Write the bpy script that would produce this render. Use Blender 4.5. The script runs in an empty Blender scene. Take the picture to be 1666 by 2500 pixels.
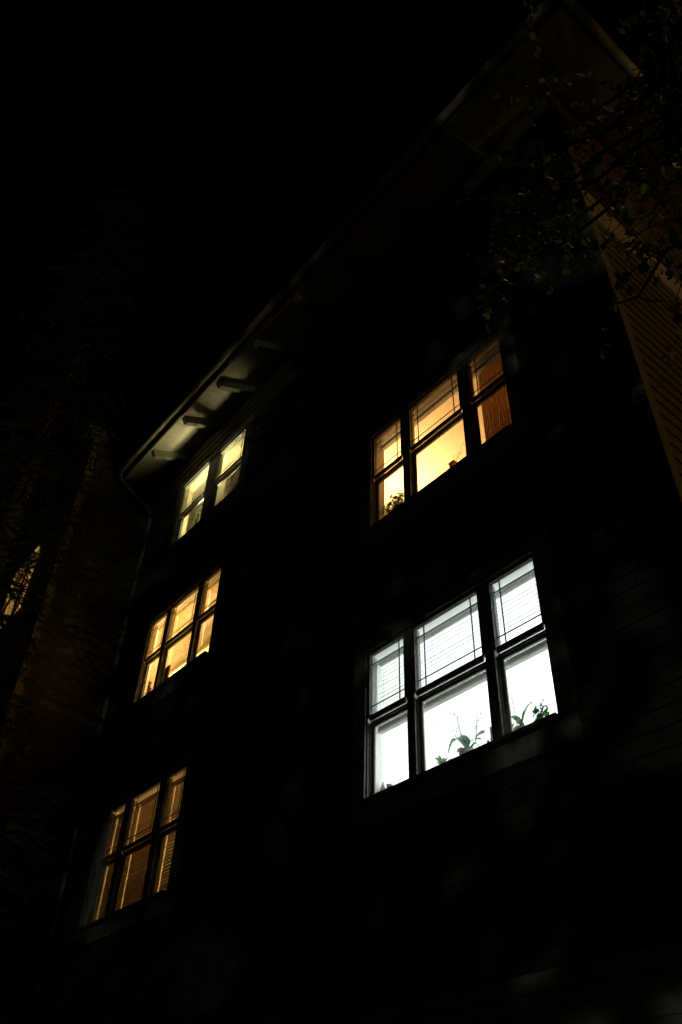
import bpy, math, random
from mathutils import Vector, Matrix
random.seed(7)
R = math.radians
scene = bpy.context.scene
col = scene.collection

# ---------------------------------------------------------------- camera
cam_d = bpy.data.cameras.new("camera")
cam = bpy.data.objects.new("camera", cam_d); col.objects.link(cam)
cam_d.sensor_fit = 'VERTICAL'; cam_d.sensor_height = 36.0; cam_d.lens = 2044.99/2500*36
cam_d.clip_start = 0.05; cam_d.clip_end = 2000
RX = Vector((0.634112, 0.772682, 0.029401)); RY = Vector((-0.496764, 0.436226, -0.750288)); RZ = Vector((-0.59256, 0.461161, 0.660457))
CAMP = Vector((0, -4.65, 1.6))
cx = RX.normalized(); cz = -(RZ - cx*RZ.dot(cx)).normalized(); cy = cz.cross(cx)
cam.matrix_world = Matrix(((cx.x, cy.x, cz.x, CAMP.x), (cx.y, cy.y, cz.y, CAMP.y), (cx.z, cy.z, cz.z, CAMP.z), (0, 0, 0, 1)))
scene.camera = cam
# ---------------------------------------------------------------- night sky
world = bpy.data.worlds.new("World"); scene.world = world; world.use_nodes = True
nt = world.node_tree; bg = nt.nodes['Background']
sky = nt.nodes.new('ShaderNodeTexSky'); sky.sky_type = 'NISHITA'; sky.sun_disc = False
sky.sun_elevation = R(-6.0); sky.sun_rotation = R(200)
nt.links.new(sky.outputs[0], bg.inputs[0]); bg.inputs[1].default_value = 0.05
scene.view_settings.view_transform = 'Standard'; scene.view_settings.look = 'None'
scene.view_settings.exposure = 0.0; scene.view_settings.gamma = 1.0
scene.cycles.use_denoising = True
scene.cycles.sample_clamp_indirect = 4.0
scene.cycles.max_bounces = 10; scene.cycles.transparent_max_bounces = 24
# ---------------------------------------------------------------- lights
def point(name, loc, power, color, radius=0.1):
    l = bpy.data.lights.new(name, 'POINT'); l.energy = power; l.color = color; l.shadow_soft_size = radius
    o = bpy.data.objects.new(name, l); col.objects.link(o); o.location = loc; return o
SODIUM = (1.0, 0.52, 0.11)
# street lamps out of frame: sodium one far along the side of the house, a pale one behind the camera
point('sodium_street_light', (20.0, 3.0, 5.5), 1500, SODIUM, 0.25)
point('pale_street_light', (5.5, -13.0, 6.5), 360, (0.90, 0.96, 0.78), 0.035)
# lamps in the rooms
point('kitchen_light', (-4.9, 1.9, 5.0), 124, (0.84, 0.95, 1.0), 0.15)
point('kitchen_light', (-3.6, 2.0, 5.0), 94, (0.86, 0.96, 1.0), 0.15)
point('parlour_light', (-6.1, 1.1, 8.7), 185, (1.0, 0.56, 0.23), 0.10)
point('study_light', (-10.4, 0.9, 8.7), 215, (1.0, 0.64, 0.30), 0.15)
point('bedroom_light', (-9.8, 1.0, 5.9), 60, (1.0, 0.62, 0.22), 0.12)
def area(name, loc, power, color, sx, sy, rot):
    l = bpy.data.lights.new(name, 'AREA'); l.energy = power; l.color = color; l.shape = 'RECTANGLE'; l.size = sx; l.size_y = sy
    o = bpy.data.objects.new(name, l); col.objects.link(o); o.location = loc; o.rotation_euler = rot; return o
lf = area('loft_uplight', (-9.9, 0.50, 10.58), 72, (1.0, 0.88, 0.48), 0.95, 0.26, (0, 0, 0))
lf.rotation_euler = Vector((-0.06, -0.48, 0.86)).to_track_quat('-Z', 'Y').to_euler()
lf.data.spread = R(100)
point('loft_light', (-9.6, 1.8, 11.0), 12, (1.0, 0.82, 0.36), 0.1)
point('wing_light', (-14.0, -0.3, 10.4), 200, (1.0, 0.55, 0.17), 0.1)

# ---------------------------------------------------------------- materials
MATS = {}
def mat(name, c, rough=0.6, var=0.0, scale=6.0, stretch=(1, 1, 1), bump=0.0, c2=None, transl=0.0, metal=0.0, spec=0.5, detail=6):
    if name in MATS: return MATS[name]
    m = bpy.data.materials.new(name); m.use_nodes = True
    t = m.node_tree; b = t.nodes['Principled BSDF']
    b.inputs['Base Color'].default_value = (*c, 1); b.inputs['Roughness'].default_value = rough
    b.inputs['Metallic'].default_value = metal; b.inputs['Specular IOR Level'].default_value = spec
    if var or bump or c2:
        tc = t.nodes.new('ShaderNodeTexCoord'); mp = t.nodes.new('ShaderNodeMapping'); mp.inputs['Scale'].default_value = stretch
        n = t.nodes.new('ShaderNodeTexNoise'); n.inputs['Scale'].default_value = scale; n.inputs['Detail'].default_value = detail
        t.links.new(tc.outputs['Object'], mp.inputs[0]); t.links.new(mp.outputs[0], n.inputs['Vector'])
        if var or c2:
            r = t.nodes.new('ShaderNodeValToRGB')
            a = c2 if c2 else tuple(x*(1-var) for x in c)
            r.color_ramp.elements[0].position = 0.38; r.color_ramp.elements[1].position = 0.62
            r.color_ramp.elements[0].color = (*a, 1); r.color_ramp.elements[1].color = (*[min(1, x*(1+var*0.5)) for x in c], 1)
            t.links.new(n.outputs['Fac'], r.inputs[0]); t.links.new(r.outputs[0], b.inputs['Base Color'])
            colout = r.outputs[0]
        if bump:
            bm_ = t.nodes.new('ShaderNodeBump'); bm_.inputs['Strength'].default_value = bump; bm_.inputs['Distance'].default_value = 0.01
            t.links.new(n.outputs['Fac'], bm_.inputs['Height']); t.links.new(bm_.outputs[0], b.inputs['Normal'])
    if transl:
        tr = t.nodes.new('ShaderNodeBsdfTranslucent'); tr.inputs[0].default_value = (*c, 1)
        mx = t.nodes.new('ShaderNodeMixShader'); mx.inputs[0].default_value = transl
        t.links.new(b.outputs[0], mx.inputs[1]); t.links.new(tr.outputs[0], mx.inputs[2])
        t.links.new(mx.outputs[0], t.nodes['Material Output'].inputs[0])
    MATS[name] = m; return m
def glass_mat():
    m = bpy.data.materials.new('window_glass'); m.use_nodes = True; t = m.node_tree
    t.nodes.remove(t.nodes['Principled BSDF'])
    tr = t.nodes.new('ShaderNodeBsdfTransparent'); tr.inputs[0].default_value = (0.95, 0.97, 0.96, 1)
    gl = t.nodes.new('ShaderNodeBsdfGlossy'); gl.inputs['Roughness'].default_value = 0.02
    lw = t.nodes.new('ShaderNodeLayerWeight'); lw.inputs[0].default_value = 0.5
    pw = t.nodes.new('ShaderNodeMath'); pw.operation = 'POWER'; pw.inputs[1].default_value = 5.0
    ma = t.nodes.new('ShaderNodeMath'); ma.operation = 'MULTIPLY_ADD'; ma.inputs[1].default_value = 0.9; ma.inputs[2].default_value = 0.045
    mx = t.nodes.new('ShaderNodeMixShader')
    t.links.new(lw.outputs['Facing'], pw.inputs[0]); t.links.new(pw.outputs[0], ma.inputs[0])
    t.links.new(ma.outputs[0], mx.inputs[0]); t.links.new(tr.outputs[0], mx.inputs[1]); t.links.new(gl.outputs[0], mx.inputs[2])
    t.links.new(mx.outputs[0], t.nodes['Material Output'].inputs[0]); return m
GLASS = glass_mat()
M_LAP = mat('painted_lap_siding', (0.105, 0.085, 0.066), 0.75, 0.25, 3.0, (1, 1, 8), 0.3)
M_SHINGLE = mat('stained_shingle', (0.055, 0.052, 0.045), 0.85, 0.5, 5.0, (1, 1, 1), 0.5)
M_BASE = mat('lower_board_siding', (0.24, 0.25, 0.21), 0.75, 0.3, 4.0, (1, 1, 6), 0.3)
M_BACK = mat('sheathing', (0.06, 0.055, 0.05), 0.9, 0.2, 3)
M_TRIM = mat('weathered_trim_paint', (0.28, 0.29, 0.265), 0.7, 0.25, 9.0, (1, 1, 1), 0.3)
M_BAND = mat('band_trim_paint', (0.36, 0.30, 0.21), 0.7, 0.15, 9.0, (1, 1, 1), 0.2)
M_CORNER = mat('corner_board_paint', (0.13, 0.12, 0.08), 0.75, 0.2, 7.0, (1, 1, 1), 0.2)
M_FRAME = mat('window_frame_vinyl', (0.30, 0.28, 0.26), 0.45, 0.08, 20)
M_SASH = mat('sash_vinyl', (0.38, 0.37, 0.35), 0.45, 0.06, 20)
M_MUNTIN = mat('grille_bar', (0.16, 0.13, 0.10), 0.5)
M_SOFFIT = mat('soffit_board_paint', (0.50, 0.47, 0.36), 0.75, 0.0, 5.0, (10, 0.9, 0.9), 0.2, c2=(0.37, 0.34, 0.25))
M_RAFTER = mat('rafter_paint', (0.29, 0.27, 0.20), 0.75, 0.12, 8, (1, 1, 1), 0.2)
M_GUTTER = mat('gutter_metal_paint', (0.32, 0.28, 0.20), 0.4, 0.15, 14)
M_FASCIA = mat('fascia_paint', (0.10, 0.09, 0.07), 0.7, 0.2, 8)
M_ROOF = mat('asphalt_shingle', (0.04, 0.04, 0.045), 0.95, 0.3, 30, (1, 1, 1), 0.4)
M_IVORY = mat('interior_cream_paint', (0.74, 0.68, 0.53), 0.8, 0.03, 3)
M_WHITEP = mat('interior_white_paint', (0.80, 0.80, 0.78), 0.8, 0.03, 3)
M_FLOOR = mat('interior_wood_floor', (0.28, 0.18, 0.10), 0.5, 0.3, 3, (1, 8, 1))

# ---------------------------------------------------------------- mesh helpers
class MB:
    def __init__(s): s.v = []; s.f = []; s.smooth = False
    def quad(s, *p):
        i = len(s.v); s.v += [tuple(q) for q in p]; s.f.append(tuple(range(i, i+len(p))))
    def hexa(s, p):   # 8 points: bottom loop 0-3, top loop 4-7
        i = len(s.v); s.v += [tuple(q) for q in p]
        for f in ((0, 3, 2, 1), (4, 5, 6, 7), (0, 1, 5, 4), (1, 2, 6, 5), (2, 3, 7, 6), (3, 0, 4, 7)): s.f.append(tuple(i+k for k in f))
    def box(s, x0, x1, y0, y1, z0, z1):
        s.hexa([(x0, y0, z0), (x1, y0, z0), (x1, y1, z0), (x0, y1, z0), (x0, y0, z1), (x1, y0, z1), (x1, y1, z1), (x0, y1, z1)])
    def tube(s, pts, rad, n=8, cap=True):
        pts = [Vector(p) for p in pts]; rads = rad if isinstance(rad, (list, tuple)) else [rad]*len(pts)
        base = len(s.v); prev = None
        for k, p in enumerate(pts):
            d = (pts[min(k+1, len(pts)-1)]-pts[max(k-1, 0)])
            if d.length < 1e-9: d = Vector((0, 0, 1))
            d.normalize()
            a = prev if prev else (Vector((0, 0, 1)) if abs(d.z) < .9 else Vector((1, 0, 0)))
            u = (a - d*a.dot(d)).normalized(); w = d.cross(u); prev = u
            for j in range(n):
                t = 2*math.pi*j/n; q = p+(u*math.cos(t)+w*math.sin(t))*rads[k]; s.v.append(tuple(q))
        for k in range(len(pts)-1):
            for j in range(n):
                a = base+k*n+j; b = base+k*n+(j+1) % n; s.f.append((a, b, b+n, a+n))
        if cap:
            s.f.append(tuple(base+j for j in reversed(range(n)))); e = base+(len(pts)-1)*n; s.f.append(tuple(e+j for j in range(n)))
    def lathe(s, prof, c, n=20):
        base = len(s.v)
        for r, z in prof:
            for j in range(n):
                t = 2*math.pi*j/n; s.v.append((c[0]+r*math.cos(t), c[1]+r*math.sin(t), c[2]+z))
        for k in range(len(prof)-1):
            for j in range(n):
                a = base+k*n+j; b = base+k*n+(j+1) % n; s.f.append((a, b, b+n, a+n))
        s.f.append(tuple(base+j for j in reversed(range(n)))); e = base+(len(prof)-1)*n; s.f.append(tuple(e+j for j in range(n)))
    def build(s, name, material, parent=None, smooth=False, bevel=0.0):
        me = bpy.data.meshes.new(name); me.from_pydata(s.v, [], s.f); me.materials.append(material)
        if smooth: me.polygons.foreach_set('use_smooth', [True]*len(me.polygons))
        me.update(); o = bpy.data.objects.new(name, me); col.objects.link(o)
        if parent: o.parent = parent
        if bevel:
            b = o.modifiers.new('bevel', 'BEVEL'); b.width = bevel; b.segments = 2; b.limit_method = 'ANGLE'
        return o
def empty(name, label, cat, group=None):
    o = bpy.data.objects.new(name, None); col.objects.link(o); tag(o, label, cat, group); return o
def tag(o, label, cat, group=None):
    o['label'] = label; o['category'] = cat
    if group: o['group'] = group
    return o
def structure(o): o['kind'] = 'structure'; return o

# ---------------------------------------------------------------- ground
g = MB(); g.quad((-400, -400, 0), (400, -400, 0), (400, 400, 0), (-400, 400, 0))
structure(g.build('ground', mat('dark_soil_and_grass', (0.05, 0.06, 0.03), 0.95, 0.4, 1.5, (1, 1, 1), 0.5)))
g = MB(); g.box(-14, 10, -6.2, -3.6, 0.004, 0.03); structure(g.build('path', mat('concrete_path', (0.28, 0.27, 0.25), 0.9, 0.15, 4, (1, 1, 1), 0.2)))

# ---------------------------------------------------------------- the apartment building
XL, XR = -11.87, -2.0
DEP = 8.0
ZT = 12.86
# windows of the facade: x edges of the upper glass, top, bottom of the upper glass, sill lip
WIN = {
 'white': dict(xs=[-5.41, -4.923, -4.775, -3.972, -3.820, -3.333], zt=6.000, zb=5.348, side=('r', 'lr', 'l'), wall=M_WHITEP),
 'amber': dict(xs=[-5.355, -4.889, -4.729, -3.956, -3.795, -3.339], zt=9.032, zb=8.407, side=('r', 'lr', 'l'), wall=M_IVORY),
 'gold':  dict(xs=[-10.750, -10.278, -10.137, -9.362, -9.212, -8.742], zt=9.018, zb=8.387, side=('r', 'lr', 'l'), wall=M_IVORY),
 'brown': dict(xs=[-10.807, -10.383, -10.209, -9.468, -9.282, -8.839], zt=5.998, zb=5.364, side=('l', 'lr', 'r'), wall=M_IVORY),
 'loft':  dict(xs=[-10.588, -9.770, -9.447, -8.641], zt=11.890, zb=11.261, side=('lr', 'lr'), wall=mat('tan_interior_paint', (0.42, 0.36, 0.22), 0.8, 0.04, 3)),
}
for w in WIN.values():
    w['x0'] = w['xs'][0]-0.035; w['x1'] = w['xs'][-1]+0.035
    w['zl'] = w['zt']-1.484            # sill lip
    w['z0'] = w['zl']-0.03; w['z1'] = w['zt']+0.035
OPEN = [(w['x0'], w['x1'], w['z0'], w['z1']) for w in WIN.values()]
CAS = 0.165
house = empty('apartment_building', 'four-storey shingled apartment block at night with lit windows and deep eaves', 'building')

def subtract(u0, u1, z0, z1, opens):
    """rectangles of [u0,u1]x[z0,z1] minus the openings"""
    zs = sorted({z0, z1, *[z for o in opens for z in (o[2], o[3]) if z0 < z < z1]})
    out = []
    for a, b in zip(zs, zs[1:]):
        zm = (a+b)/2; cuts = sorted((o[0], o[1]) for o in opens if o[2] < zm < o[3])
        u = u0
        for c0, c1 in cuts:
            if c1 <= u or c0 >= u1: continue
            if c0 > u: out.append((u, min(c0, u1), a, b))
            u = max(u, c1)
        if u < u1: out.append((u, u1, a, b))
    return out
def front(u, d, z): return (u, -d, z)
def side(u, d, z): return (XR+d, u, z)
def wing_side(u, d, z): return (XL+d, u, z)
def wing_front(u, d, z): return (u, -1.46-d, z)
def pbox(mb, P, u0, u1, d0, d1, z0, z1, d1t=None):
    """box in wall coordinates; d1t = outward depth of the top edge (lap profile)"""
    t = d1 if d1t is None else d1t
    mb.hexa([P(u0, d1, z0), P(u1, d1, z0), P(u1, d0, z0), P(u0, d0, z0), P(u0, t, z1), P(u1, t, z1), P(u1, d0, z1), P(u0, d0, z1)])
def laps(mb, P, u0, u1, z0, z1, step, opens, thick=0.022):
    z = z0
    while z < z1-0.01:
        zz = min(z+step, z1)
        for a, b, c, d in subtract(u0, u1, z, zz, opens):
            f0 = (c-z)/step; f1 = (d-z)/step
            pbox(mb, P, a, b, 0.001, thick*(1-f0)+0.005*f0, c, d, thick*(1-f1)+0.005*f1)
        z = zz
def shingles(mb, P, u0, u1, z0, z1, step, opens):
    z = z0; rnd = random.Random(3)
    while z < z1-0.01:
        zz = min(z+step, z1)
        u = u0-rnd.random()*0.1
        while u < u1:
            w = rnd.uniform(0.08, 0.24); a = max(u, u0); b = min(u+w-0.005, u1); u += w
            if b-a < 0.01: continue
            off = rnd.uniform(0, 0.008); th = 0.016+rnd.uniform(0, 0.006)
            for a2, b2, c, d in subtract(a, b, z-off, zz, opens):
                f0 = max(0, (c-z)/step); f1 = (d-z)/step
                pbox(mb, P, a2, b2, 0.001, th*(1-f0)+0.003*f0, c, d, th*(1-f1)+0.003*f1)
        z = zz
def cas_open(w, m=CAS-0.01): return (w['x0']-m, w['x1']+m, w['z0']-m-0.01, w['z1']+m)
COP = [cas_open(w) for w in WIN.values()]

# structural wall slabs (front slab has the openings)
T = 0.16
b = MB()
for a, bb, c, d in subtract(XL, XR, 0, ZT, OPEN): b.box(a, bb, 0.0, T, c, d)
b.box(XR-T, XR, T, DEP, 0, ZT)
b.build('wall', M_BACK, house)
b = MB()   # wing: right-hand wall and front wall with one window
WG = dict(x0=-14.3, x1=-13.05, z0=9.85, z1=11.35)
b.box(XL-T, XL, -1.46, T-0.003, 0, 13.2)
for a, bb, c, d in subtract(-17.5, XL-T-0.002, 0, 13.2, [(WG['x0'], WG['x1'], WG['z0'], WG['z1'])]): b.box(a, bb, -1.459, -1.459+T, c, d)
b.build('wall', M_BACK, house)
BZ0, BZ1 = 9.75, 10.3
# siding
b = MB(); laps(b, front, XL+0.02, XR-0.1, BZ1, ZT, 0.17, COP); laps(b, side, 0.1, DEP, BZ1, ZT, 0.17, []); b.build('lap_siding', M_LAP, house)
b = MB(); laps(b, side, 0.1, DEP, 0.3, BZ0, 0.17, []); b.build('lap_siding', M_LAP, house)
b = MB(); laps(b, wing_side, -1.36, -0.02, 0.3, 13.15, 0.17, []); laps(b, wing_front, -17.5, XL-0.1, 0.3, 13.15, 0.17, [(WG['x0']-.1, WG['x1']+.1, WG['z0']-.1, WG['z1']+.1)]); b.build('lap_siding', M_LAP, house)
b = MB(); shingles(b, front, XL+0.02, XR-0.1, 2.94, BZ0, 0.135, COP); b.build('shingle_siding', M_SHINGLE, house)
b = MB(); laps(b, front, XL+0.02, XR-0.1, 0.3, 2.60, 0.2, [], 0.018); pbox(b, front, XL+0.02, XR-0.1, 0.001, 0.02, 2.60, 2.822); b.build('board_siding', M_BASE, house)
# belts
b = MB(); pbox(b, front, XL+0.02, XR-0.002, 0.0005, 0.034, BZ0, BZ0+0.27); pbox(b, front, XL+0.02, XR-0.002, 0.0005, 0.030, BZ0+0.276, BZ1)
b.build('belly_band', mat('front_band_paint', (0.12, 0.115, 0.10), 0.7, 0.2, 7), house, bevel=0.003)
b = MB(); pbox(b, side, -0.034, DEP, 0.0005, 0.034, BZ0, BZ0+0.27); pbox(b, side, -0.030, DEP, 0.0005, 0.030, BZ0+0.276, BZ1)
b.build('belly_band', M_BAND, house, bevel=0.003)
b = MB(); pbox(b, front, XL+0.02, XR-0.002, 0.0005, 0.034, 2.828, 2.935); b.build('belly_band', M_BASE, house, bevel=0.003)
# corner boards
for z0, z1 in ((0.3, BZ0-0.002), (BZ1+0.002, ZT)):
    b = MB(); pbox(b, front, XR-0.098, XR+0.026, 0.0005, 0.027, z0, z1); pbox(b, side, 0.0008, 0.098, 0.0008, 0.026, z0, z1)
    b.build('corner_board', M_CORNER, house, bevel=0.003)
b = MB(); pbox(b, wing_side, -1.458, -1.36, 0.0008, 0.026, 0.3, 13.15); pbox(b, wing_front, XL-0.098, XL+0.026, 0.0005, 0.027, 0.3, 13.15)
b.build('corner_board', M_CORNER, house, bevel=0.003)

# soffit, fascia, roof
def zs_f(y): return 12.48+0.5*(y+0.76)
def hip(name, off, thick, m, inset=0.0, ridge=False):
    b = MB(); e = -0.76-inset; ex = XR+0.76+inset
    yi = 5.2 if ridge else 0.0; xi = XR-yi
    def z(dist): return 12.48+0.5*(dist+0.76)+off       # dist = distance inwards from the wall plane
    A = [(XL+0.001, e, z(e)), (ex, e, z(e)), (xi, yi, z(yi)), (XL+0.001, yi, z(yi))]
    B = [(ex, e, z(e)), (ex, DEP+2, z(e)), (xi, DEP+2, z(yi)), (xi, yi, z(yi))]
    for F in (A, B): b.hexa([p for p in F]+[(p[0], p[1], p[2]+thick) for p in F])
    return b.build(name, m, house)
hip('soffit', 0.0, 0.02, M_SOFFIT)
hip('roof', 0.12, 0.06, M_ROOF, 0.03, True)
b = MB()
b.box(XL+0.001, XR+0.76, -0.782, -0.7605, 12.485, 12.68); b.box(XR+0.7605, XR+0.782, -0.782, DEP+2, 12.485, 12.68)
b.build('fascia', M_FASCIA, house)
def gutter(mb, pts):
    """half-round trough with thickness swept along a straight run; pts = two ends, out = outward vector"""
    (p0, p1, out) = pts; n = 12; r = 0.062; r2 = 0.056; prof = []
    for k in range(n+1):
        t = math.pi*k/n; prof.append((math.cos(t)*r, -math.sin(t)*r))
    for k in range(n, -1, -1):
        t = math.pi*k/n; prof.append((math.cos(t)*r2, -math.sin(t)*r2))
    m = len(prof); base = len(mb.v)
    for p in (p0, p1):
        for a, h in prof: mb.v.append((p[0]+out[0]*a, p[1]+out[1]*a, p[2]+h))
    for k in range(m): mb.f.append((base+k, base+(k+1) % m, base+m+(k+1) % m, base+m+k))
    mb.f.append(tuple(base+k for k in range(m))); mb.f.append(tuple(base+m+k for k in reversed(range(m))))
    mb.tube([Vector(p0)+Vector(out)*0.062, Vector(p1)+Vector(out)*0.062], 0.009, 8)
b = MB(); GZ = 12.635
gutter(b, ((XL+0.07, -0.848, GZ), (XR+0.91, -0.848, GZ), (0, -1, 0)))
b.build('gutter', M_GUTTER, house, smooth=False)
b = MB(); gutter(b, ((XR+0.848, -0.76, GZ), (XR+0.848, DEP+2, GZ), (1, 0, 0))); b.build('gutter', M_GUTTER, house)
# rafter tails under the sloped soffit, with chamfered ends
def rafter(x=None, y=None):
    b = MB(); w = 0.045; h = 0.15
    prof = [(-0.72, 0.0), (-0.70, -0.075), (-0.655, -h), (0.0, -h), (0.0, 0.0)]
    pts = []
    for sgn in (-1, 1):
        for d, hh in prof:
            z = 12.48+0.5*(d+0.76)+hh-0.002
            pts.append((x+sgn*w, d, z) if x is not None else (XR-d, y+sgn*w, z))
    n = len(prof); i = len(b.v); b.v += pts
    b.f.append(tuple(i+k for k in range(n))); b.f.append(tuple(i+n+k for k in reversed(range(n))))
    for k in range(n): b.f.append((i+k, i+(k+1) % n, i+n+(k+1) % n, i+n+k))
    o = b.build('rafter_tail', M_RAFTER, house, bevel=0.006)
    for d in (-0.5, -0.22):
        z = 12.48+0.5*(d+0.76)-h-0.004
        c = (x, d, z) if x is not None else (XR-d, y, z)
        nails = MB(); nails.lathe([(0.009, 0), (0.009, 0.006)], c, 8); nails.build('bolt', M_FASCIA, o)
for k in range(8): rafter(x=-10.74+1.088*k)
for k in range(6): rafter(y=0.72+1.088*k)
# wing eave
b = MB(); b.box(XL-0.02, XL+0.14, -1.72, 5, 13.2, 13.38); b.box(-17.5, XL-0.02, -1.72, -1.56, 13.2, 13.38)
b.build('fascia', M_CORNER, house, bevel=0.004)
b = MB(); b.hexa([(-17.5, -1.75, 13.39), (XL+0.16, -1.75, 13.39), (XL+0.16, 6, 13.39), (-17.5, 6, 13.39), (-17.5, -1.75, 13.44), (XL+0.16, -1.75, 13.44), (XL-2.5, 6, 14.9), (-17.5, 6, 14.9)])
b.build('roof', M_ROOF, house)
# downspout with two elbows
DX = -11.735
dp = [(DX-0.02, -0.85, 12.58), (DX-0.02, -0.845, 12.50), (DX-0.01, -0.80, 12.42), (DX, -0.72, 12.36), (DX, -0.20, 12.06), (DX, -0.11, 11.99), (DX, -0.075, 11.88), (DX, -0.07, 11.7), (DX, -0.07, 9.0), (DX, -0.07, 5.0), (DX, -0.07, 0.2)]
b = MB(); b.tube(dp, 0.038, 14)
ds = b.build('downspout', M_GUTTER, house, smooth=True)
for z in (11.3, 8.6, 6.2, 3.8):
    b = MB(); b.lathe([(0.043, 0), (0.043, 0.03)], (DX, -0.07, z), 16); b.build('bracket', M_GUTTER, ds)

# ---------------------------------------------------------------- windows
def window(w, parent, P=None):
    x0, x1, z0, z1, zl, zt, zb = w['x0'], w['x1'], w['z0'], w['z1'], w['zl'], w['zt'], w['zb']
    c = MB()   # casing boards (head, sides, apron)
    c.box(x0-CAS, x1+CAS, -0.038, 0.001, z1, z1+CAS-0.01)
    c.box(x0-CAS, x0, -0.036, 0.001, z0-0.001, z1-0.002); c.box(x1, x1+CAS, -0.036, 0.001, z0-0.001, z1-0.002)
    c.box(x0-CAS, x1+CAS, -0.038, 0.001, z0-CAS-0.02, z0-0.003)
    win = c.build('window', M_TRIM, parent, bevel=0.003)
    s = MB()   # sloped sill with nosing
    s.hexa([(x0-0.02, -0.10, zl-0.028), (x1+0.02, -0.10, zl-0.028), (x1+0.02, 0.09, zl-0.028), (x0-0.02, 0.09, zl-0.028),
            (x0-0.02, -0.10, zl), (x1+0.02, -0.10, zl), (x1+0.02, 0.09, zl+0.012), (x0-0.02, 0.09, zl+0.012)])
    s.build('sill', mat('sill_paint', (0.20, 0.20, 0.19), 0.7, 0.25, 9), win, bevel=0.002)
    xs = w['xs']; n = len(xs)//2
    f = MB(); sa = MB(); gl = MB(); mu = MB(); rv = MB()
    zm = zb-0.075                               # top of the lower opening
    f.box(x0, x1, -0.012, 0.014, zt, z1-0.0005); rv.box(x0+.009, x1-.009, 0.0145, 0.0305, zt+0.006, z1-0.0095)
    f.box(x0+0.0005, xs[0], -0.012, 0.014, zb-0.02, zt-0.001); f.box(xs[-1], x1-0.0005, -0.012, 0.014, zb-0.02, zt-0.001)
    rv.box(x0+0.0005, xs[0]-0.006, 0.0145, 0.090, zb-0.005, zt+0.005); rv.box(xs[-1]+0.006, x1-0.0005, 0.0145, 0.090, zb-0.005, zt+0.005)
    f.box(x0+0.0005, xs[0]-0.022, -0.012, 0.064, zl, zb-0.021); f.box(xs[-1]+0.03, x1-0.0005, -0.012, 0.064, zl, zb-0.021)
    for i in range(n-1):
        f.box(xs[2*i+1], xs[2*i+2], -0.016, 0.014, zb-0.02, zt-0.001)
        f.box(xs[2*i+1]+0.03, xs[2*i+2]-0.022, -0.016, 0.062, zl, zb-0.021)
        rv.box(xs[2*i+1]+0.012, xs[2*i+2]-0.006, 0.0145, 0.066, zb-0.005, zt+0.005)
    for i in range(n):
        a, bb = xs[2*i], xs[2*i+1]
        f.box(a-0.0005 if i == 0 else a, bb, -0.008, 0.013, zm+0.02, zb)          # meeting rail of the upper sash
        lo0, lo1 = a-0.022, bb+0.03
        # stepped track of the lower unit
        f.box(lo0, lo0+0.010, 0.010, 0.060, zl, zm); f.box(lo1-0.010, lo1, 0.010, 0.060, zl, zm)
        f.box(lo0+0.010, lo1-0.010, 0.012, 0.030, zm-0.006, zm+0.018)
        # lower sash stiles and rails
        q0, q1 = lo0+0.011, lo1-0.011
        sa.box(q0, q0+0.028, 0.030, 0.056, zl+0.013, zm-0.001); sa.box(q1-0.028, q1, 0.030, 0.056, zl+0.013, zm-0.001)
        sa.box(q0+0.0285, q1-0.0285, 0.031, 0.055, zm-0.034, zm-0.002); sa.box(q0+0.0285, q1-0.0285, 0.031, 0.055, zl+0.013, zl+0.050)
        # bead round the lower glass
        for (k0, k1) in ((q0+0.029, q0+0.037), (q1-0.037, q1-0.029)): sa.box(k0, k1, 0.036, 0.050, zl+0.0505, zm-0.0345)
        gl.box(q0+0.03, q1-0.03, 0.0415, 0.0445, zl+0.051, zm-0.035)
        # upper glass, inner bead
        gl.box(a+0.001, bb-0.001, 0.006, 0.010, zb+0.001, zt-0.001)
        sa.box(a+0.0005, a+0.008, 0.0145, 0.024, zb+0.001, zt-0.002); sa.box(bb-0.008, bb-0.0005, 0.0145, 0.024, zb+0.001, zt-0.002)
        sa.box(a+0.009, bb-0.009, 0.015, 0.023, zt-0.010, zt-0.002)
        # prairie grille bars
        t = 0.0055; ins = 0.105 if (bb-a) > 0.6 else 0.09
        for zz in (zt-0.105, zb+0.095): mu.box(a+0.002, bb-0.002, 0.0115, 0.0165, zz-t, zz+t)
        sd = w['side'][i]
        if 'l' in sd: mu.box(a+ins-t, a+ins+t, 0.0105, 0.0175, zb+0.002, zt-0.002)
        if 'r' in sd: mu.box(bb-ins-t, bb-ins+t, 0.0105, 0.0175, zb+0.002, zt-0.002)
        # latch on the bottom rail
        lx = lo0+0.06; f.box(lx, lx+0.035, 0.018, 0.034, zl+0.008, zl+0.03)
        lx = lo1-0.2; f.box(lx, lx+0.05, -0.075, -0.03, zl-0.001, zl+0.018)
    f.build('frame', M_FRAME, win, bevel=0.0015); sa.build('sash', M_SASH, win); gl.build('pane', GLASS, win); mu.build('muntin', M_MUNTIN, win)
    # inner reveal and stool
    rv.box(x0-0.0008, x0+0.008, 0.0905, 0.172, z0+0.03, z1-0.01); rv.box(x1-0.008, x1+0.0008, 0.0905, 0.172, z0+0.03, z1-0.01)
    rv.box(x0-0.0008, x1+0.0008, 0.031, 0.172, z1-0.009, z1+0.0006)
    rv.box(x0-0.0008, x1+0.0008, 0.0905, 0.235, z0+0.002, z0+0.029)
    rv.build('reveal', w['wall'], win)
    return win
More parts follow.
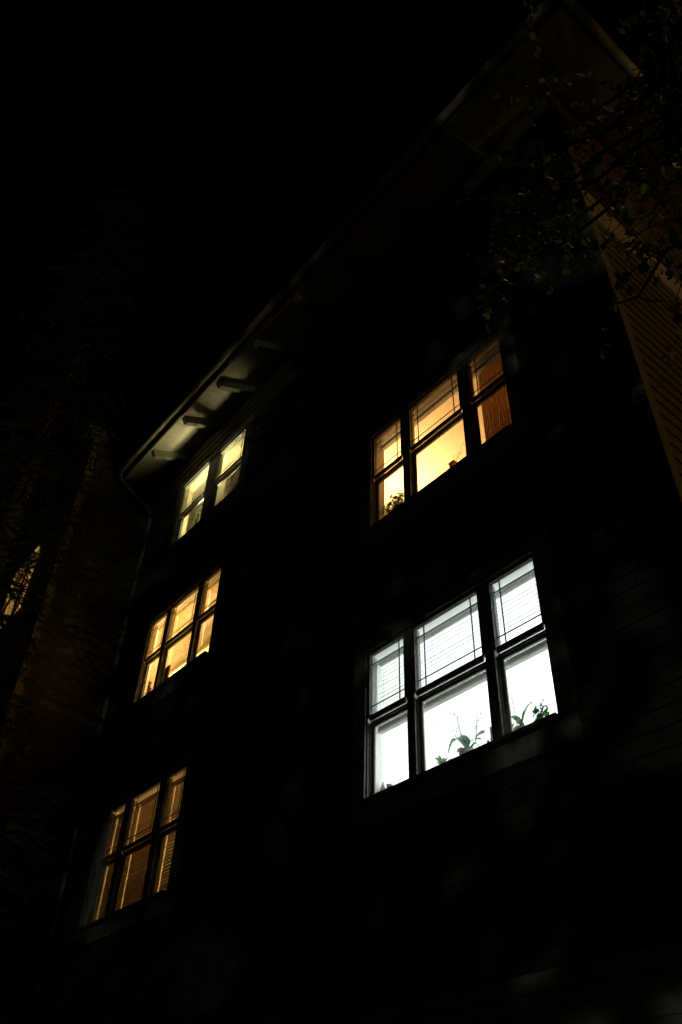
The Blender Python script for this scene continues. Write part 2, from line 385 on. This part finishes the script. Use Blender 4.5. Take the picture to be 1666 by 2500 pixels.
def room(x0, x1, y0, y1, z0, z1, m):
    b = MB(); t = 0.06
    b.box(x0-t, x0, y0, y1, z0, z1); b.box(x1, x1+t, y0, y1, z0, z1); b.box(x0-t, x1+t, y1+0.001, y1+t, z0, z1)
    r = b.build('room', m, house)
    b = MB(); b.box(x0-t, x1+t, y0, y1+t, z1+0.001, z1+t); b.build('ceiling', m, r)
    b = MB(); b.box(x0-t, x1+t, y0, y1+t, z0-t, z0-0.001); b.build('floor', M_FLOOR, r)
    return r
def innerwall(x0, x1, z0, z1, w, m, r):
    b = MB()
    for a, bb, c, d in subtract(x0, x1, z0, z1, [(w['x0'], w['x1'], w['z0'], w['z1'])]): b.box(a, bb, T+0.0005, T+0.012, c, d)
    b.build('inner_wall', m, r)
ROOMS = {'white': (-6.6, -2.25, 3.75, 6.42), 'amber': (-7.3, -2.25, 6.75, 9.46), 'gold': (-11.4, -7.5, 6.75, 9.44), 'brown': (-11.4, -7.5, 3.75, 6.42), 'loft': (-11.6, -7.4, 9.65, 12.36)}
for k, w in WIN.items():
    window(w, house)
    a, bb, c, d = ROOMS[k]; r = room(a, bb, T+0.001, 3.9, c, d, w['wall']); innerwall(a, bb, c, d, w, w['wall'], r)
# wing window, looking into its own lit room
b = MB()
for a, bb, c, d in subtract(WG['x0']-.12, WG['x1']+.12, WG['z0']-.12, WG['z1']+.12, [(WG['x0'], WG['x1'], WG['z0'], WG['z1'])]): b.box(a, bb, -1.50, -1.4585, c, d)
ww = b.build('window', M_TRIM, house)
b = MB(); xm = (WG['x0']+WG['x1'])/2; zm = (WG['z0']+WG['z1'])/2
b.box(xm-.06, xm+.06, -1.46, -1.40, WG['z0'], WG['z1'])
for s0, s1 in ((WG['x0'], xm-.061), (xm+.061, WG['x1'])):
    b.box(s0, s1, -1.455, -1.40, zm-.03, zm+.03); b.box(s0, s0+.035, -1.453, -1.41, WG['z0'], zm-.031); b.box(s1-.035, s1, -1.453, -1.41, WG['z0'], zm-.031)
b.build('frame', M_FRAME, ww)
b = MB(); b.box(WG['x0'], WG['x1'], -1.395, -1.391, WG['z0'], WG['z1']); b.build('pane', GLASS, ww)
b = MB(); xa, xb = -16.5, -12.2
b.box(xa-.06, xa, -1.29, 2.5, 9.6, 12.3); b.box(xb, xb+.06, -1.29, 2.5, 9.6, 12.3); b.box(xa, xb, 2.5, 2.56, 9.6, 12.3)
r = b.build('room', M_IVORY, house); b = MB(); b.box(xa, xb, -1.29, 2.5, 12.301, 12.36); b.build('ceiling', M_IVORY, r)
b = MB(); b.box(xa, xb, -1.29, 2.5, 9.54, 9.599); b.build('floor', M_FLOOR, r)

# ---------------------------------------------------------------- blinds
M_BL_W = mat('white_slat', (0.80, 0.80, 0.78), 0.5, 0.03, 10, transl=0.40)
M_BL_G = mat('ivory_slat', (0.82, 0.74, 0.52), 0.5, 0.04, 10, transl=0.6)
M_BL_B = mat('brown_slat', (0.50, 0.37, 0.25), 0.5, 0.12, 10, (1, 1, 6), transl=0.30)
def blind(x0, x1, ztop, zbot, m, label, group, tilt=70, y=0.118, pitch=0.042, chord=0.05, stack=0.0, rail=None, seed=1, jitter=0.0):
    rail = rail or m; rnd = random.Random(seed)
    o = empty('venetian_blind', label, 'blind', group)
    b = MB(); b.box(x0, x1, y-0.026, y+0.026, ztop-0.04, ztop); b.build('headrail', rail, o, bevel=0.003)
    b = MB(); z = ztop-0.06; ta = R(tilt); h = chord/2
    while z > zbot+stack+0.03:
        a = ta+R(rnd.uniform(-3, 3)); jx = rnd.uniform(-jitter, jitter); e0 = x0+0.004+jx; e1 = x1-0.004+jx
        dy, dz = math.cos(a)*h, math.sin(a)*h
        # curved slat: three points across
        pr = [(y-dy, z-dz), (y+0.004*math.sin(a), z-0.004*math.cos(a)+0.003), (y+dy, z+dz)]
        for (ya, za), (yb, zb_) in zip(pr, pr[1:]):
            nx = 0.0012
            b.hexa([(e0, ya, za), (e1, ya, za), (e1, yb, zb_), (e0, yb, zb_), (e0, ya+nx, za+nx), (e1, ya+nx, za+nx), (e1, yb+nx, zb_+nx), (e0, yb+nx, zb_+nx)])
        z -= pitch
    zz = zbot+0.022
    while zz < zbot+stack+0.002:
        b.box(x0+0.004, x1-0.004, y-0.024, y+0.024, zz, zz+0.003); zz += 0.0045
    b.build('slats', m, o)
    b = MB(); b.box(x0, x1, y-0.025, y+0.025, zbot, zbot+0.02); b.build('bottom_rail', rail, o, bevel=0.003)
    L = x1-x0
    for q in ([0.2, 0.8] if L < 0.6 else [0.15, 0.5, 0.85]):
        b = MB(); b.tube([(x0+L*q, y-0.029, ztop-0.04), (x0+L*q, y-0.029, zbot+0.01)], 0.0012, 5); b.build('cord', rail, o)
    return o
nm3 = ('left', 'middle', 'right')
w = WIN['white']
for i in range(3):
    blind(w['xs'][2*i]-0.006, w['xs'][2*i+2]-0.012 if i < 2 else w['x1']-0.012, w['zt']-0.03, 5.205, M_BL_W,
          ['half lowered white blind in the narrow left pane of the white window', 'half lowered white blind in the wide middle pane of the white window', 'half lowered white blind in the narrow right pane of the white window'][i],
          'white blinds half lowered', tilt=45, stack=0.06, seed=i)
w = WIN['amber']
for i in range(3):
    blind(w['xs'][2*i]-0.006, w['xs'][2*i+2]-0.012 if i < 2 else w['x1']-0.012, w['zt']+0.005, w['zt']-0.12, M_BL_W,
          ['raised blind at the head of the amber window above the fern', 'raised blind at the head of the wide middle pane of the amber window', 'raised blind at the head of the amber window above the brown ribbed curtain'][i],
          'raised blinds of the amber window', tilt=10, stack=0.058, seed=i+5)
w = WIN['gold']
for i in range(3):
    blind(w['xs'][2*i]-0.010, w['xs'][2*i+2]-0.016 if i < 2 else w['x1']-0.012, w['zt']-0.01, 7.885 if i else 7.80, M_BL_G,
          ['lowered ivory blind behind the red candle in the gold window', 'lowered ivory blind behind the brown box in the gold window', 'lowered ivory blind in the narrow right pane of the gold window'][i],
          'ivory blinds of the gold window', tilt=80, seed=i+9)
w = WIN['brown']
for i in range(3):
    blind(*[(-10.827, -10.210), (-10.191, -9.310), (-9.291, w['x1']-0.014)][i], w['zt']-0.02, w['zl']+0.03, M_BL_B,
          ['closed brown blind in the narrow left pane of the dim lowest window', 'closed brown blind in the wide middle pane of the dim lowest window', 'closed brown blind in the narrow right pane of the dim lowest window'][i],
          'closed brown blinds', tilt=(81, 79, 75)[i], seed=i+13, jitter=0.005, y=0.115, pitch=0.042)

# ---------------------------------------------------------------- curtains
def curtain(x0, x1, z0, z1, y, amp, per, m, label, ph=0.0):
    b = MB(); n = max(12, int((x1-x0)/per*10)); i0 = len(b.v)
    for k in range(n+1):
        x = x0+(x1-x0)*k/n; t = (x-x0)/per*2*math.pi+ph
        yy = y+amp*math.sin(t)+amp*0.3*math.sin(t*0.37+1)
        for z, sp in ((z0, 1.15), (z1, 0.8)): b.v.append((x, y+(yy-y)*sp, z))
    for k in range(n): b.f.append((i0+2*k, i0+2*k+2, i0+2*k+3, i0+2*k+1))
    o = b.build('curtain', m, None, smooth=True); s = o.modifiers.new('solid', 'SOLIDIFY'); s.thickness = 0.002
    return tag(o, label, 'curtain')
curtain(-3.80, -3.30, 7.45, 9.05, 0.155, 0.006, 0.026, mat('brown_woven_panel', (0.60, 0.43, 0.25), 0.8, 0.12, 60, (1, 1, 0.1), transl=0.5), 'brown ribbed curtain panel drawn across the right side of the amber window')
curtain(-9.49, -8.55, 10.3, 11.42, 0.2, 0.016, 0.09, mat('mauve_striped_cloth', (0.42, 0.34, 0.27), 0.8, 0.35, 30, (1, 1, 0.05), transl=0.3), 'pleated brownish curtain in the lower right pane of the top floor window')
curtain(-10.47, -9.9, 10.3, 11.38, 0.2, 0.010, 0.12, mat('sheer_cloth', (0.66, 0.64, 0.50), 0.8, 0.1, 30, (1, 1, 0.05), transl=0.5), 'sheer pale curtain in the lower left pane of the top floor window', 1.0)

# ---------------------------------------------------------------- plants on the sills
def strap(mb, base, ang, length, width, rise, end, seg=10, roll=35, fold=0.22):
    """arching fleshy leaf: rise is the arch height, end the height of the tip over the base, roll turns its face"""
    d = Vector((math.cos(ang), math.sin(ang), 0)); B = Vector(base); i0 = len(mb.v); pts = []
    for k in range(seg+1):
        t = k/seg; pts.append(B+d*(length*t)+Vector((0, 0, 4*rise*t*(1-t)+end*t)))
    for k in range(seg+1):
        t = k/seg; ax = (pts[min(k+1, seg)]-pts[max(k-1, 0)]).normalized()
        h = ax.cross(Vector((0, 0, 1)));  h = h.normalized() if h.length > .05 else Vector((1, 0, 0))
        n = h.cross(ax).normalized(); q = R(roll)
        if h.y > 0: h = -h; n = h.cross(ax); n = n if n.z > 0 else -n
        sv = h*math.cos(q)-Vector((0, 0, 1)).cross(h).cross(h)*0 - n*math.sin(q); nv = n*math.cos(q)+h*math.sin(q)
        w = width*0.5*max(0.04, math.sin(math.pi*(t*0.84+0.13))**0.6) if t < 1 else width*0.03
        for c_, hh in ((-1, fold), (-0.5, fold*0.3), (0, 0), (0.5, fold*0.3), (1, fold)):
            mb.v.append(tuple(pts[k]+sv*w*c_+nv*w*hh))
    for k in range(seg):
        for j in range(4): a = i0+k*5+j; mb.f.append((a, a+1, a+6, a+5))
M_ORCH = mat('orchid_leaf', (0.07, 0.22, 0.12), 0.4, 0.25, 12, transl=0.12)
M_ORCH2 = mat('orchid_leaf_light', (0.06, 0.18, 0.08), 0.4, 0.25, 12, transl=0.2)
M_STEM = mat('orchid_stem', (0.16, 0.11, 0.07), 0.6)
M_POTW = mat('glazed_white_pot', (0.62, 0.60, 0.56), 0.35, 0.05, 8)
M_TERRA = mat('terracotta', (0.52, 0.16, 0.05), 0.8, 0.15, 10)
M_PSOIL = mat('potting_soil', (0.05, 0.035, 0.02), 0.95, 0.3, 40)
def pot(o, c, r0, r1, h, m, square=False):
    b = MB()
    if square:
        b.hexa([(c[0]-r0, c[1]-r0, c[2]), (c[0]+r0, c[1]-r0, c[2]), (c[0]+r0, c[1]+r0, c[2]), (c[0]-r0, c[1]+r0, c[2]), (c[0]-r1, c[1]-r1, c[2]+h), (c[0]+r1, c[1]-r1, c[2]+h), (c[0]+r1, c[1]+r1, c[2]+h), (c[0]-r1, c[1]+r1, c[2]+h)])
        b.box(c[0]-r1-.006, c[0]+r1+.006, c[1]-r1-.006, c[1]+r1+.006, c[2]+h-.02, c[2]+h+.004)
        b.build('pot', m, o, bevel=0.003)
    else:
        b.lathe([(r0*0.85, 0), (r0, 0.01), (r1*0.96, h*0.8), (r1*1.05, h*0.82), (r1*1.08, h), (r1*0.95, h), (r1*0.92, h-0.012)], c, 28)
        b.build('pot', m, o, smooth=True)
    b = MB(); b.lathe([(r1*0.9, h-0.02), (r1*0.9, h-0.011)], c, 16); b.build('soil', M_PSOIL, o)
def stem(mb, pts, r=0.0028, nodes=True):
    mb.tube(pts, [r*(1-0.5*k/(len(pts)-1)) for k in range(len(pts))], 6)
    if nodes:
        for p in pts[1:-1]: mb.lathe([(0.002, -0.006), (0.0065, 0), (0.002, 0.006)], p, 6)
ST = 4.516   # stool top of the white window
o = empty('potted_orchid', 'orchid with two bare stems in the middle pane of the white lit window', 'plant')
c = (-4.38, 0.165, ST)
pot(o, c, 0.055, 0.066, 0.175, M_POTW)
b = MB(); top = (c[0]+0.025, c[1], ST+0.178)
strap(b, top, R(178), 0.245, 0.11, 0.125, 0.045, 14, 30); strap(b, top, R(-4), 0.185, 0.125, 0.035, 0.075, 12, 45); strap(b, top, R(172), 0.16, 0.06, 0.03, 0.035, 10, 20); strap(b, top, R(8), 0.12, 0.045, 0.04, 0.05); strap(b, top, R(70), 0.10, 0.05, 0.05, 0.03)
b.build('leaves', M_ORCH, o, smooth=True)
b = MB(); stem(b, [(-4.375, .165, 4.72), (-4.405, .168, 4.79), (-4.44, .17, 4.86), (-4.458, .17, 4.94), (-4.470, .17, 5.025), (-4.505, .17, 5.075), (-4.565, .17, 5.10)], 0.003)
stem(b, [(-4.29, .165, 4.72), (-4.275, .168, 4.77), (-4.268, .17, 4.87), (-4.248, .17, 4.975)], 0.003); stem(b, [(-4.27, .168, 4.83), (-4.235, .165, 4.91), (-4.195, .16, 4.955), (-4.165, .16, 4.97)], 0.0018)
for k in range(9):
    p = (-4.46+random.uniform(-.05, .05), .17+random.uniform(-.02, .02), 4.88+random.uniform(-.05, .06)); b.lathe([(0.001, -0.005), (0.005, 0), (0.001, 0.005)], p, 6)
b.build('stem', M_STEM, o, smooth=True)
o = empty('small_plant', 'low pale green plant left of the two-stemmed orchid in the white window', 'plant')
c = (-4.66, 0.16, ST); pot(o, c, 0.035, 0.045, 0.09, M_POTW)
b = MB()
for k in range(14): strap(b, (c[0], c[1], ST+0.12), R(k*26+10), random.uniform(.06, .11), 0.028, random.uniform(.01, .03), random.uniform(.02, .085), 6, 20)
b.build('leaves', mat('pale_leaf', (0.34, 0.46, 0.26), 0.5, 0.2, 12, transl=0.3), o, smooth=True)
o = empty('potted_orchid', 'orchid with one bare stem beside the violet in the white lit window', 'plant')
c = (-3.80, 0.165, ST); pot(o, c, 0.05, 0.062, 0.155, mat('clay_pot', (0.42, 0.34, 0.26), 0.7, 0.1, 10))
b = MB(); top = (c[0]+0.01, c[1], ST+0.18)
strap(b, top, R(180), 0.15, 0.068, 0.045, 0.105, 12, 30); strap(b, top, R(176), 0.13, 0.055, 0.05, -0.01, 10, 30); strap(b, top, R(3), 0.10, 0.085, 0.025, 0.15, 12, 50); strap(b, top, R(-12), 0.05, 0.03, 0.02, 0.11); strap(b, (top[0]+.09, top[1], top[2]+.15), R(-5), 0.03, 0.022, 0.012, -0.012, 6)
b.build('leaves', M_ORCH2, o, smooth=True)
b = MB(); stem(b, [(-3.835, .165, 4.68), (-3.845, .166, 4.78), (-3.852, .168, 4.87), (-3.862, .17, 4.96), (-3.872, .17, 5.035)], 0.0026); stem(b, [(-3.86, .165, 4.93), (-3.885, .16, 4.87), (-3.862, .16, 4.80), (-3.82, .16, 4.72)], 0.0014, False)
stem(b, [(-3.855, .168, 4.90), (-3.838, .168, 4.965)], 0.0016, False)
b.build('stem', M_STEM, o, smooth=True)
o = empty('potted_violet', 'violet with purple flowers at the right end of the white lit window', 'plant')
c = (-3.60, 0.165, ST); pot(o, c, 0.045, 0.055, 0.12, M_TERRA)
b = MB()
for k in range(16):
    a = k*2.4; rr = 0.02+0.055*(k/16); p = Vector((c[0]+rr*math.cos(a), c[1]+rr*math.sin(a)*.7, ST+0.205+0.03*math.cos(k*1.7)))
    i0 = len(b.v); n = 10; r = random.uniform(.022, .033); tx = random.uniform(-.7, .7); ty = random.uniform(.3, 1.1)
    nrm = Vector((tx, -ty-.4, 0.45)).normalized(); u = nrm.cross(Vector((0, 0, 1))).normalized(); v = nrm.cross(u)
    b.v.append(tuple(p-nrm*0.006))
    for j in range(n): t = 2*math.pi*j/n; b.v.append(tuple(p+(u*math.cos(t)+v*math.sin(t))*r*(1+.06*math.cos(5*t))))
    for j in range(n): b.f.append((i0, i0+1+j, i0+1+(j+1) % n))
b.build('leaves', mat('violet_leaf', (0.03, 0.15, 0.03), 0.5, 0.35, 25, transl=0.3), o, smooth=True)
b = MB()
for k in range(26):
    p = Vector((-3.575+random.gauss(0, .016), .16+random.gauss(0, .01), 4.775+random.gauss(0, .024))); i0 = len(b.v)
    nrm = Vector((random.uniform(-1, 1), -1, random.uniform(-1, 1))).normalized(); u = nrm.cross(Vector((.1, 0, 1))).normalized(); v = nrm.cross(u)
    b.v.append(tuple(p))
    for j in range(10): t = 2*math.pi*j/10; b.v.append(tuple(p+nrm*.002+(u*math.cos(t)+v*math.sin(t))*(.011 if j % 2 else .006)))
    for j in range(10): b.f.append((i0, i0+1+j, i0+1+(j+1) % 10))
b.build('flower', mat('violet_petal', (0.38, 0.22, 0.52), 0.6, 0.2, 30, transl=0.35), o)
b = MB(); stem(b, [(-3.60, .16, 4.66), (-3.585, .16, 4.73), (-3.575, .16, 4.78)], .0022, False); stem(b, [(-3.60, .16, 4.68), (-3.62, .16, 4.745), (-3.625, .16, 4.76)], .002, False); b.build('stem', M_STEM, o)
# bottles and odds and ends on the white sill
def bottle(c, r, h, m, label, name='bottle', cat='bottle'):
    o = empty(name, label, cat, 'small containers on the white window sill')
    b = MB(); b.lathe([(r*0.9, 0), (r, 0.006), (r, h*0.68), (r*0.55, h*0.8), (r*0.5, h*0.84)], c, 16); b.build('body', m, o, smooth=True)
    b = MB(); b.lathe([(r*0.6, h*0.84), (r*0.6, h)], c, 12); b.build('cap', M_STEM, o)
MG = mat('grey_plastic', (0.35, 0.35, 0.36), 0.5, 0.1, 10)
bottle((-4.152, .17, ST), .016, .185, MG, 'small grey bottle just right of the orchid pot in the white window')
bottle((-4.116, .17, ST), .015, .195, mat('brown_glass_bottle', (0.16, 0.09, 0.06), 0.2), 'small dark brown bottle between the grey bottle and the pale carton')
o = empty('carton', 'upright pale grey carton against the right edge of the middle light of the white window', 'carton'); b = MB(); b.box(-4.098, -4.03, .14, .20, ST, ST+.262); b.build('body', mat('pale_carton', (0.6, 0.6, 0.6), 0.6, .05, 8), o, bevel=.002); b = MB(); b.box(-4.10, -4.028, .138, .202, ST+.262, ST+.27); b.build('lid', MG, o)
o = empty('mug', 'small grey cup at the bottom left of the white window', 'cup'); b = MB(); c = (-5.335, .17, ST); b.lathe([(.024, 0), (.028, .01), (.03, .19), (.026, .19), (.025, .18)], c, 16); b.build('body', MG, o, smooth=True); b = MB(); b.tube([(-5.306, .17, ST+.17), (-5.285, .17, ST+.165), (-5.28, .17, ST+.13), (-5.306, .17, ST+.12)], .004, 6); b.build('handle', MG, o)
o = empty('shell', 'pinkish pointed shell at the far left end of the white window sill', 'ornament'); b = MB(); b.lathe([(.03, 0), (.035, .15), (.022, .18), (.004, .235)], (-5.40, .15, ST), 12); b.build('body', mat('pink_shell', (0.62, 0.50, 0.45), .5, .2, 20), o, smooth=True)
o = empty('twig_vase', 'thin bare twigs standing in a low vase in the left light of the white window', 'vase'); b = MB(); b.lathe([(.02, 0), (.028, .04), (.014, .12), (.017, .14)], (-5.03, .17, ST), 14); b.build('vase', M_POTW, o, smooth=True)
b = MB(); b.tube([(-5.03, .17, ST+.1), (-5.06, .17, ST+.19), (-5.10, .17, ST+.27)], .0018, 5); b.tube([(-5.03, .17, ST+.1), (-5.045, .17, ST+.2), (-5.062, .17, ST+.235)], .0015, 5); b.build('twig', M_STEM, o)

# fern in the amber window
SA = 7.548
o = empty('potted_fern', 'bushy feathery fern on the sill of the amber lit window, bottom left pane', 'plant')
c = (-5.19, .165, SA); pot(o, c, .06, .08, .25, M_TERRA)
b = MB(); rnd = random.Random(5)
for k in range(38):
    a = k*2.4+rnd.uniform(-.3, .3); L = rnd.uniform(.13, .26); up = rnd.uniform(.06, .33); d = Vector((math.cos(a), math.sin(a)*.42, 0)); base = Vector((c[0], c[1], SA+.27)); pts = []
    for j in range(13):
        t = j/12; pts.append(base+d*L*t+Vector((0, 0, up*math.sin(t*2.1)*1.0-0.16*t*t)))
    b.tube(pts, .0016, 4)
    for j in range(1, 13):
        t = j/12; p = pts[j]; dd = (pts[j]-pts[j-1]).normalized(); s = dd.cross(Vector((0, 0, 1))).normalized(); pl = .046*math.sin(math.pi*(0.12+0.85*t))+.006
        for sg in (-1, 1):
            q = p+s*sg*pl+dd*pl*.35+Vector((0, 0, -.004)); w = dd*.0055; i0 = len(b.v)
            b.v += [tuple(p-w), tuple(p+s*sg*pl*.5-w*.8), tuple(q), tuple(p+s*sg*pl*.5+w*1.2), tuple(p+w)]; b.f.append((i0, i0+1, i0+2, i0+3, i0+4))
b.build('fronds', mat('fern_green', (0.07, 0.15, 0.03), .6, .3, 20, transl=.3), o)
o = empty('square_planter', 'square orange terracotta planter with bare twigs in the lower middle pane of the amber window', 'plant')
c = (-4.275, .17, SA); pot(o, c, .028, .034, .375, mat('orange_glazed_clay', (.62, .20, .05), .6, .1, 10), True)
b = MB()
for bx, tp in ((-4.26, (-4.255, 8.03)), (-4.25, (-4.19, 8.03)), (-4.25, (-4.13, 8.01)), (-4.25, (-4.11, 8.10))):
    p0 = Vector((bx, .17, SA+.38)); p1 = Vector((tp[0], .165, tp[1])); m1 = p0.lerp(p1, .4)+Vector((.008, 0, -.012)); m2 = p0.lerp(p1, .75)+Vector((-.006, 0, .004)); b.tube([p0, m1, m2, p1], .0016, 5)
    for q in (m1, m2, p1): b.tube([q, q+Vector((rnd.uniform(-.012, .012), 0, .014))], .0022, 4)
b.build('twigs', M_STEM, o)
# boxes and a plant in the gold window
SG = 7.534
o = empty('storage_box', 'reddish brown box behind the glass in the lower middle pane of the gold window', 'box'); b = MB(); b.box(-10.235, -10.02, .068, .09, SG, 7.965); b.build('body', mat('brown_leather', (.40, .15, .05), .6, .2, 8), o, bevel=.004); b = MB(); b.box(-10.238, -10.017, .0675, .0905, 7.967, 7.98); b.build('lid', mat('brown_lid', (.28, .10, .04), .6), o)
o = empty('red_candle', 'short red candle in the lower left pane of the gold window', 'candle'); b = MB(); b.lathe([(.022, 0), (.022, .29)], (-10.555, .075, SG), 14); b.build('body', mat('red_wax', (.5, .07, .03), .5), o, smooth=True); b = MB(); b.tube([(-10.555, .075, SG+.29), (-10.553, .075, SG+.31)], .0015, 5); b.build('wick', M_STEM, o)
o = empty('small_plant', 'small grey green succulent above the red candle in the gold window', 'plant'); c = (-10.60, .078, SG); pot(o, c, .02, .024, .36, MG); b = MB()
for k in range(12): strap(b, (c[0], c[1], SG+.36), R(k*33), .045, .014, .01, .04, 5)
b.build('leaves', mat('succulent', (.13, .16, .10), .5, .2, 20, transl=.2), o)
o = empty('small_plant', 'green leafed plant in the lower left pane of the top floor window', 'plant'); c = (-10.25, .17, 10.42); pot(o, c, .04, .05, .45, M_POTW); b = MB()
for a in (180, 150, 30, -10): strap(b, (c[0], c[1], 10.9), R(a), .08, .06, .02, .19, 8)
b.build('leaves', mat('grey_green_leaf', (.10, .20, .08), .5, .2, 12, transl=.2), o, smooth=True)

# ---------------------------------------------------------------- trees
M_BARK = mat('bark', (0.07, 0.055, 0.04), 0.95, 0.4, 12, (1, 1, .3), 0.6)
M_LEAF = mat('round_leaf', (0.085, 0.14, 0.045), 0.55, 0.35, 3, transl=0.30)
M_NEEDLE = mat('conifer_needle', (0.04, 0.06, 0.03), 0.7, 0.3, 3, transl=0.1)
def wob(p0, p1, n, amp, rnd, sag=0.0):
    out = []; p0 = Vector(p0); p1 = Vector(p1)
    for k in range(n+1):
        t = k/n; q = p0.lerp(p1, t); s = math.sin(math.pi*t)
        out.append(q+Vector((rnd.uniform(-amp, amp), rnd.uniform(-amp, amp), rnd.uniform(-amp, amp)+sag*s))*(s if 0 < k < n else 0 if k == 0 else 1*0))
    return out
def leafcard(mb, p, nrm, r, elong=1.0):
    nrm = nrm.normalized(); u = nrm.cross(Vector((.13, .21, 1))).normalized(); v = nrm.cross(u); i0 = len(mb.v)
    for j in range(7):
        t = 2*math.pi*j/7; mb.v.append(tuple(p+u*math.cos(t)*r+v*math.sin(t)*r*elong+nrm*r*.12*math.cos(2*t)))
    mb.f.append(tuple(range(i0, i0+7)))
def broadleaf(base, top, targets, label, seed, lr=0.026, twigs=7, per=13, group=None):
    rnd = random.Random(seed); o = empty('broadleaf_tree', label, 'tree', group)
    t = MB(); trunk = wob(base, top, 10, 0.06, rnd); t.tube(trunk, [0.16*(1-.7*k/10) for k in range(11)], 12)
    L = MB(); W = MB()
    for tx in targets:
        tx = Vector(tx); k = min(range(len(trunk)), key=lambda i: abs(trunk[i].z-(tx.z-1.0)))
        br = wob(trunk[k], tx, 8, 0.12, rnd, 0.25); W.tube(br, [0.022*(1-.85*j/8)+.003 for j in range(9)], 7)
        for _ in range(twigs):
            s = rnd.uniform(.45, 1.0); q = br[min(8, int(s*8))]; d = Vector((rnd.uniform(-1, 1), rnd.uniform(-1, .8), rnd.uniform(-.6, .5)))
            e = q+d.normalized()*rnd.uniform(.35, .8); tw = wob(q, e, 5, .03, rnd, .05); W.tube(tw, [.008, .006, .005, .004, .003, .002], 5)
            for _2 in range(3):
                q2 = tw[rnd.randint(1, 5)]; e2 = q2+Vector((rnd.uniform(-.35, .35), rnd.uniform(-.35, .35), rnd.uniform(-.55, -.05)))
                tw2 = wob(q2, e2, 6, .012, rnd); W.tube(tw2, [.003]*6+[.0015], 4)
                for j in range(per):
                    f = j/per*6; i = int(f); p = tw2[i].lerp(tw2[min(i+1, 6)], f-i)+Vector((rnd.uniform(-.035, .035), rnd.uniform(-.035, .035), rnd.uniform(-.03, .01)))
                    leafcard(L, p, Vector((rnd.uniform(-1, 1), rnd.uniform(-1.1, .6), rnd.uniform(-.5, 1))), lr*rnd.uniform(.75, 1.2), rnd.uniform(.8, 1.1))
    t.build('trunk', M_BARK, o, smooth=True); W.build('limbs', M_BARK, o, smooth=True); L.build('crown', M_LEAF, o)
    return o
NEAR = [(-.76, -1.85, 6.85), (-2.0, -1.9, 6.5), (-1.75, -2.4, 6.7), (-1.45, -1.5, 6.1), (-1.9, -2.1, 6.9), (-1.6, -2.0, 6.7), (-1.9, -1.7, 6.9), (-.95, -1.5, 6.6), (-.85, -1.3, 6.2), (-1.5, -1.9, 7.3)]
broadleaf((0.9, -1.9, 0), (0.5, -2.0, 9.6), NEAR, 'slender tree with small round leaves hanging before the roof corner at upper right', 21, lr=0.024, twigs=7, per=13)
rr = random.Random(77); TG = []
while len(TG) < 38:
    v = Vector((rr.uniform(-1, 1), rr.uniform(-1, 1), rr.uniform(-1, 1)))
    if .35 < v.length < 1: TG.append((2.3+v.x*2.6, -9.2+v.y*1.6, 7.0+v.z*3.0))
broadleaf((2.6, -9.6, 0), (2.3, -9.4, 8.2), TG, 'leafy street tree standing on the near side of the path, dappling the facade', 31, lr=0.045, twigs=10, per=17)

broadleaf((6.4, 0.9, 0), (6.2, 0.8, 10.2), [(6.0, 0.3, 9.3), (6.3, 0.9, 10.2), (5.6, 0.5, 9.9), (6.6, 0.4, 9.6), (6.1, 0.0, 9.9), (5.5, 0.8, 9.4), (6.4, 0.2, 10.3), (5.9, 1.0, 9.7), (5.7, 0.2, 9.4), (6.2, 0.5, 10.6)],  # unseen crown added to keep the sodium light off the front soffit
          'added unseen tree off the right-hand side, shading the front soffit from the sodium lamp', 51, lr=0.06, twigs=7, per=7)
def conifer(base, h, rad, label, seed, n=150, z0=2.5):
    rnd = random.Random(seed); o = empty('conifer_tree', label, 'tree'); B = Vector(base)
    t = MB(); t.tube([B+Vector((0, 0, h*k/12)) for k in range(13)], [.2*(1-k/12.5)+.01 for k in range(13)], 10); t.build('trunk', M_BARK, o, smooth=True)
    W = MB(); L = MB()
    for k in range(n):
        z = z0+(h-z0)*(k/n)**.95; a = k*2.399+rnd.uniform(-.4, .4); r = rad*(1-.72*(z/h)**1.5)*rnd.uniform(.55, 1.2); d = Vector((math.cos(a), math.sin(a), 0))
        p0 = B+Vector((0, 0, z)); pts = [p0+d*r*t_+Vector((0, 0, .25*math.sin(t_*2.4)-.45*t_*t_)) for t_ in [j/8 for j in range(9)]]
        W.tube(pts, [.022*(1-j/8.6) for j in range(9)], 5)
        for j in range(2, 9):
            for sg in (-1, 1):
                sd = d.cross(Vector((0, 0, 1)))*sg; l = .30*r*(1.15-j/9)*rnd.uniform(.7, 1.3)+.08
                q0 = pts[j]; q1 = q0+(sd*.8+d*.55).normalized()*l+Vector((0, 0, -.28*l-.03))
                W.tube([q0, q1], [.004, .0015], 3, False)
                m = max(6, int(l/.014))
                for u in range(m):
                    c = q0.lerp(q1, (u+.5)/m); ax = (q1-q0).normalized()
                    for v in range(3):
                        nd = (ax*.7+Vector((rnd.uniform(-1, 1), rnd.uniform(-1, 1), rnd.uniform(-1, .4)))*.75).normalized()*rnd.uniform(.04, .075)
                        wv = nd.cross(Vector((rnd.uniform(-1, 1), rnd.uniform(-1, 1), .3))).normalized()*.007; i0 = len(L.v)
                        L.v += [tuple(c-wv), tuple(c+wv), tuple(c+nd)]; L.f.append((i0, i0+1, i0+2))
    W.build('limbs', M_BARK, o); L.build('crown', M_NEEDLE, o)
    return o
conifer((-9.45, -2.85, 0), 17.0, 1.5, 'dark drooping conifer at the far left, in front of the wing and its lit window', 41, n=240)
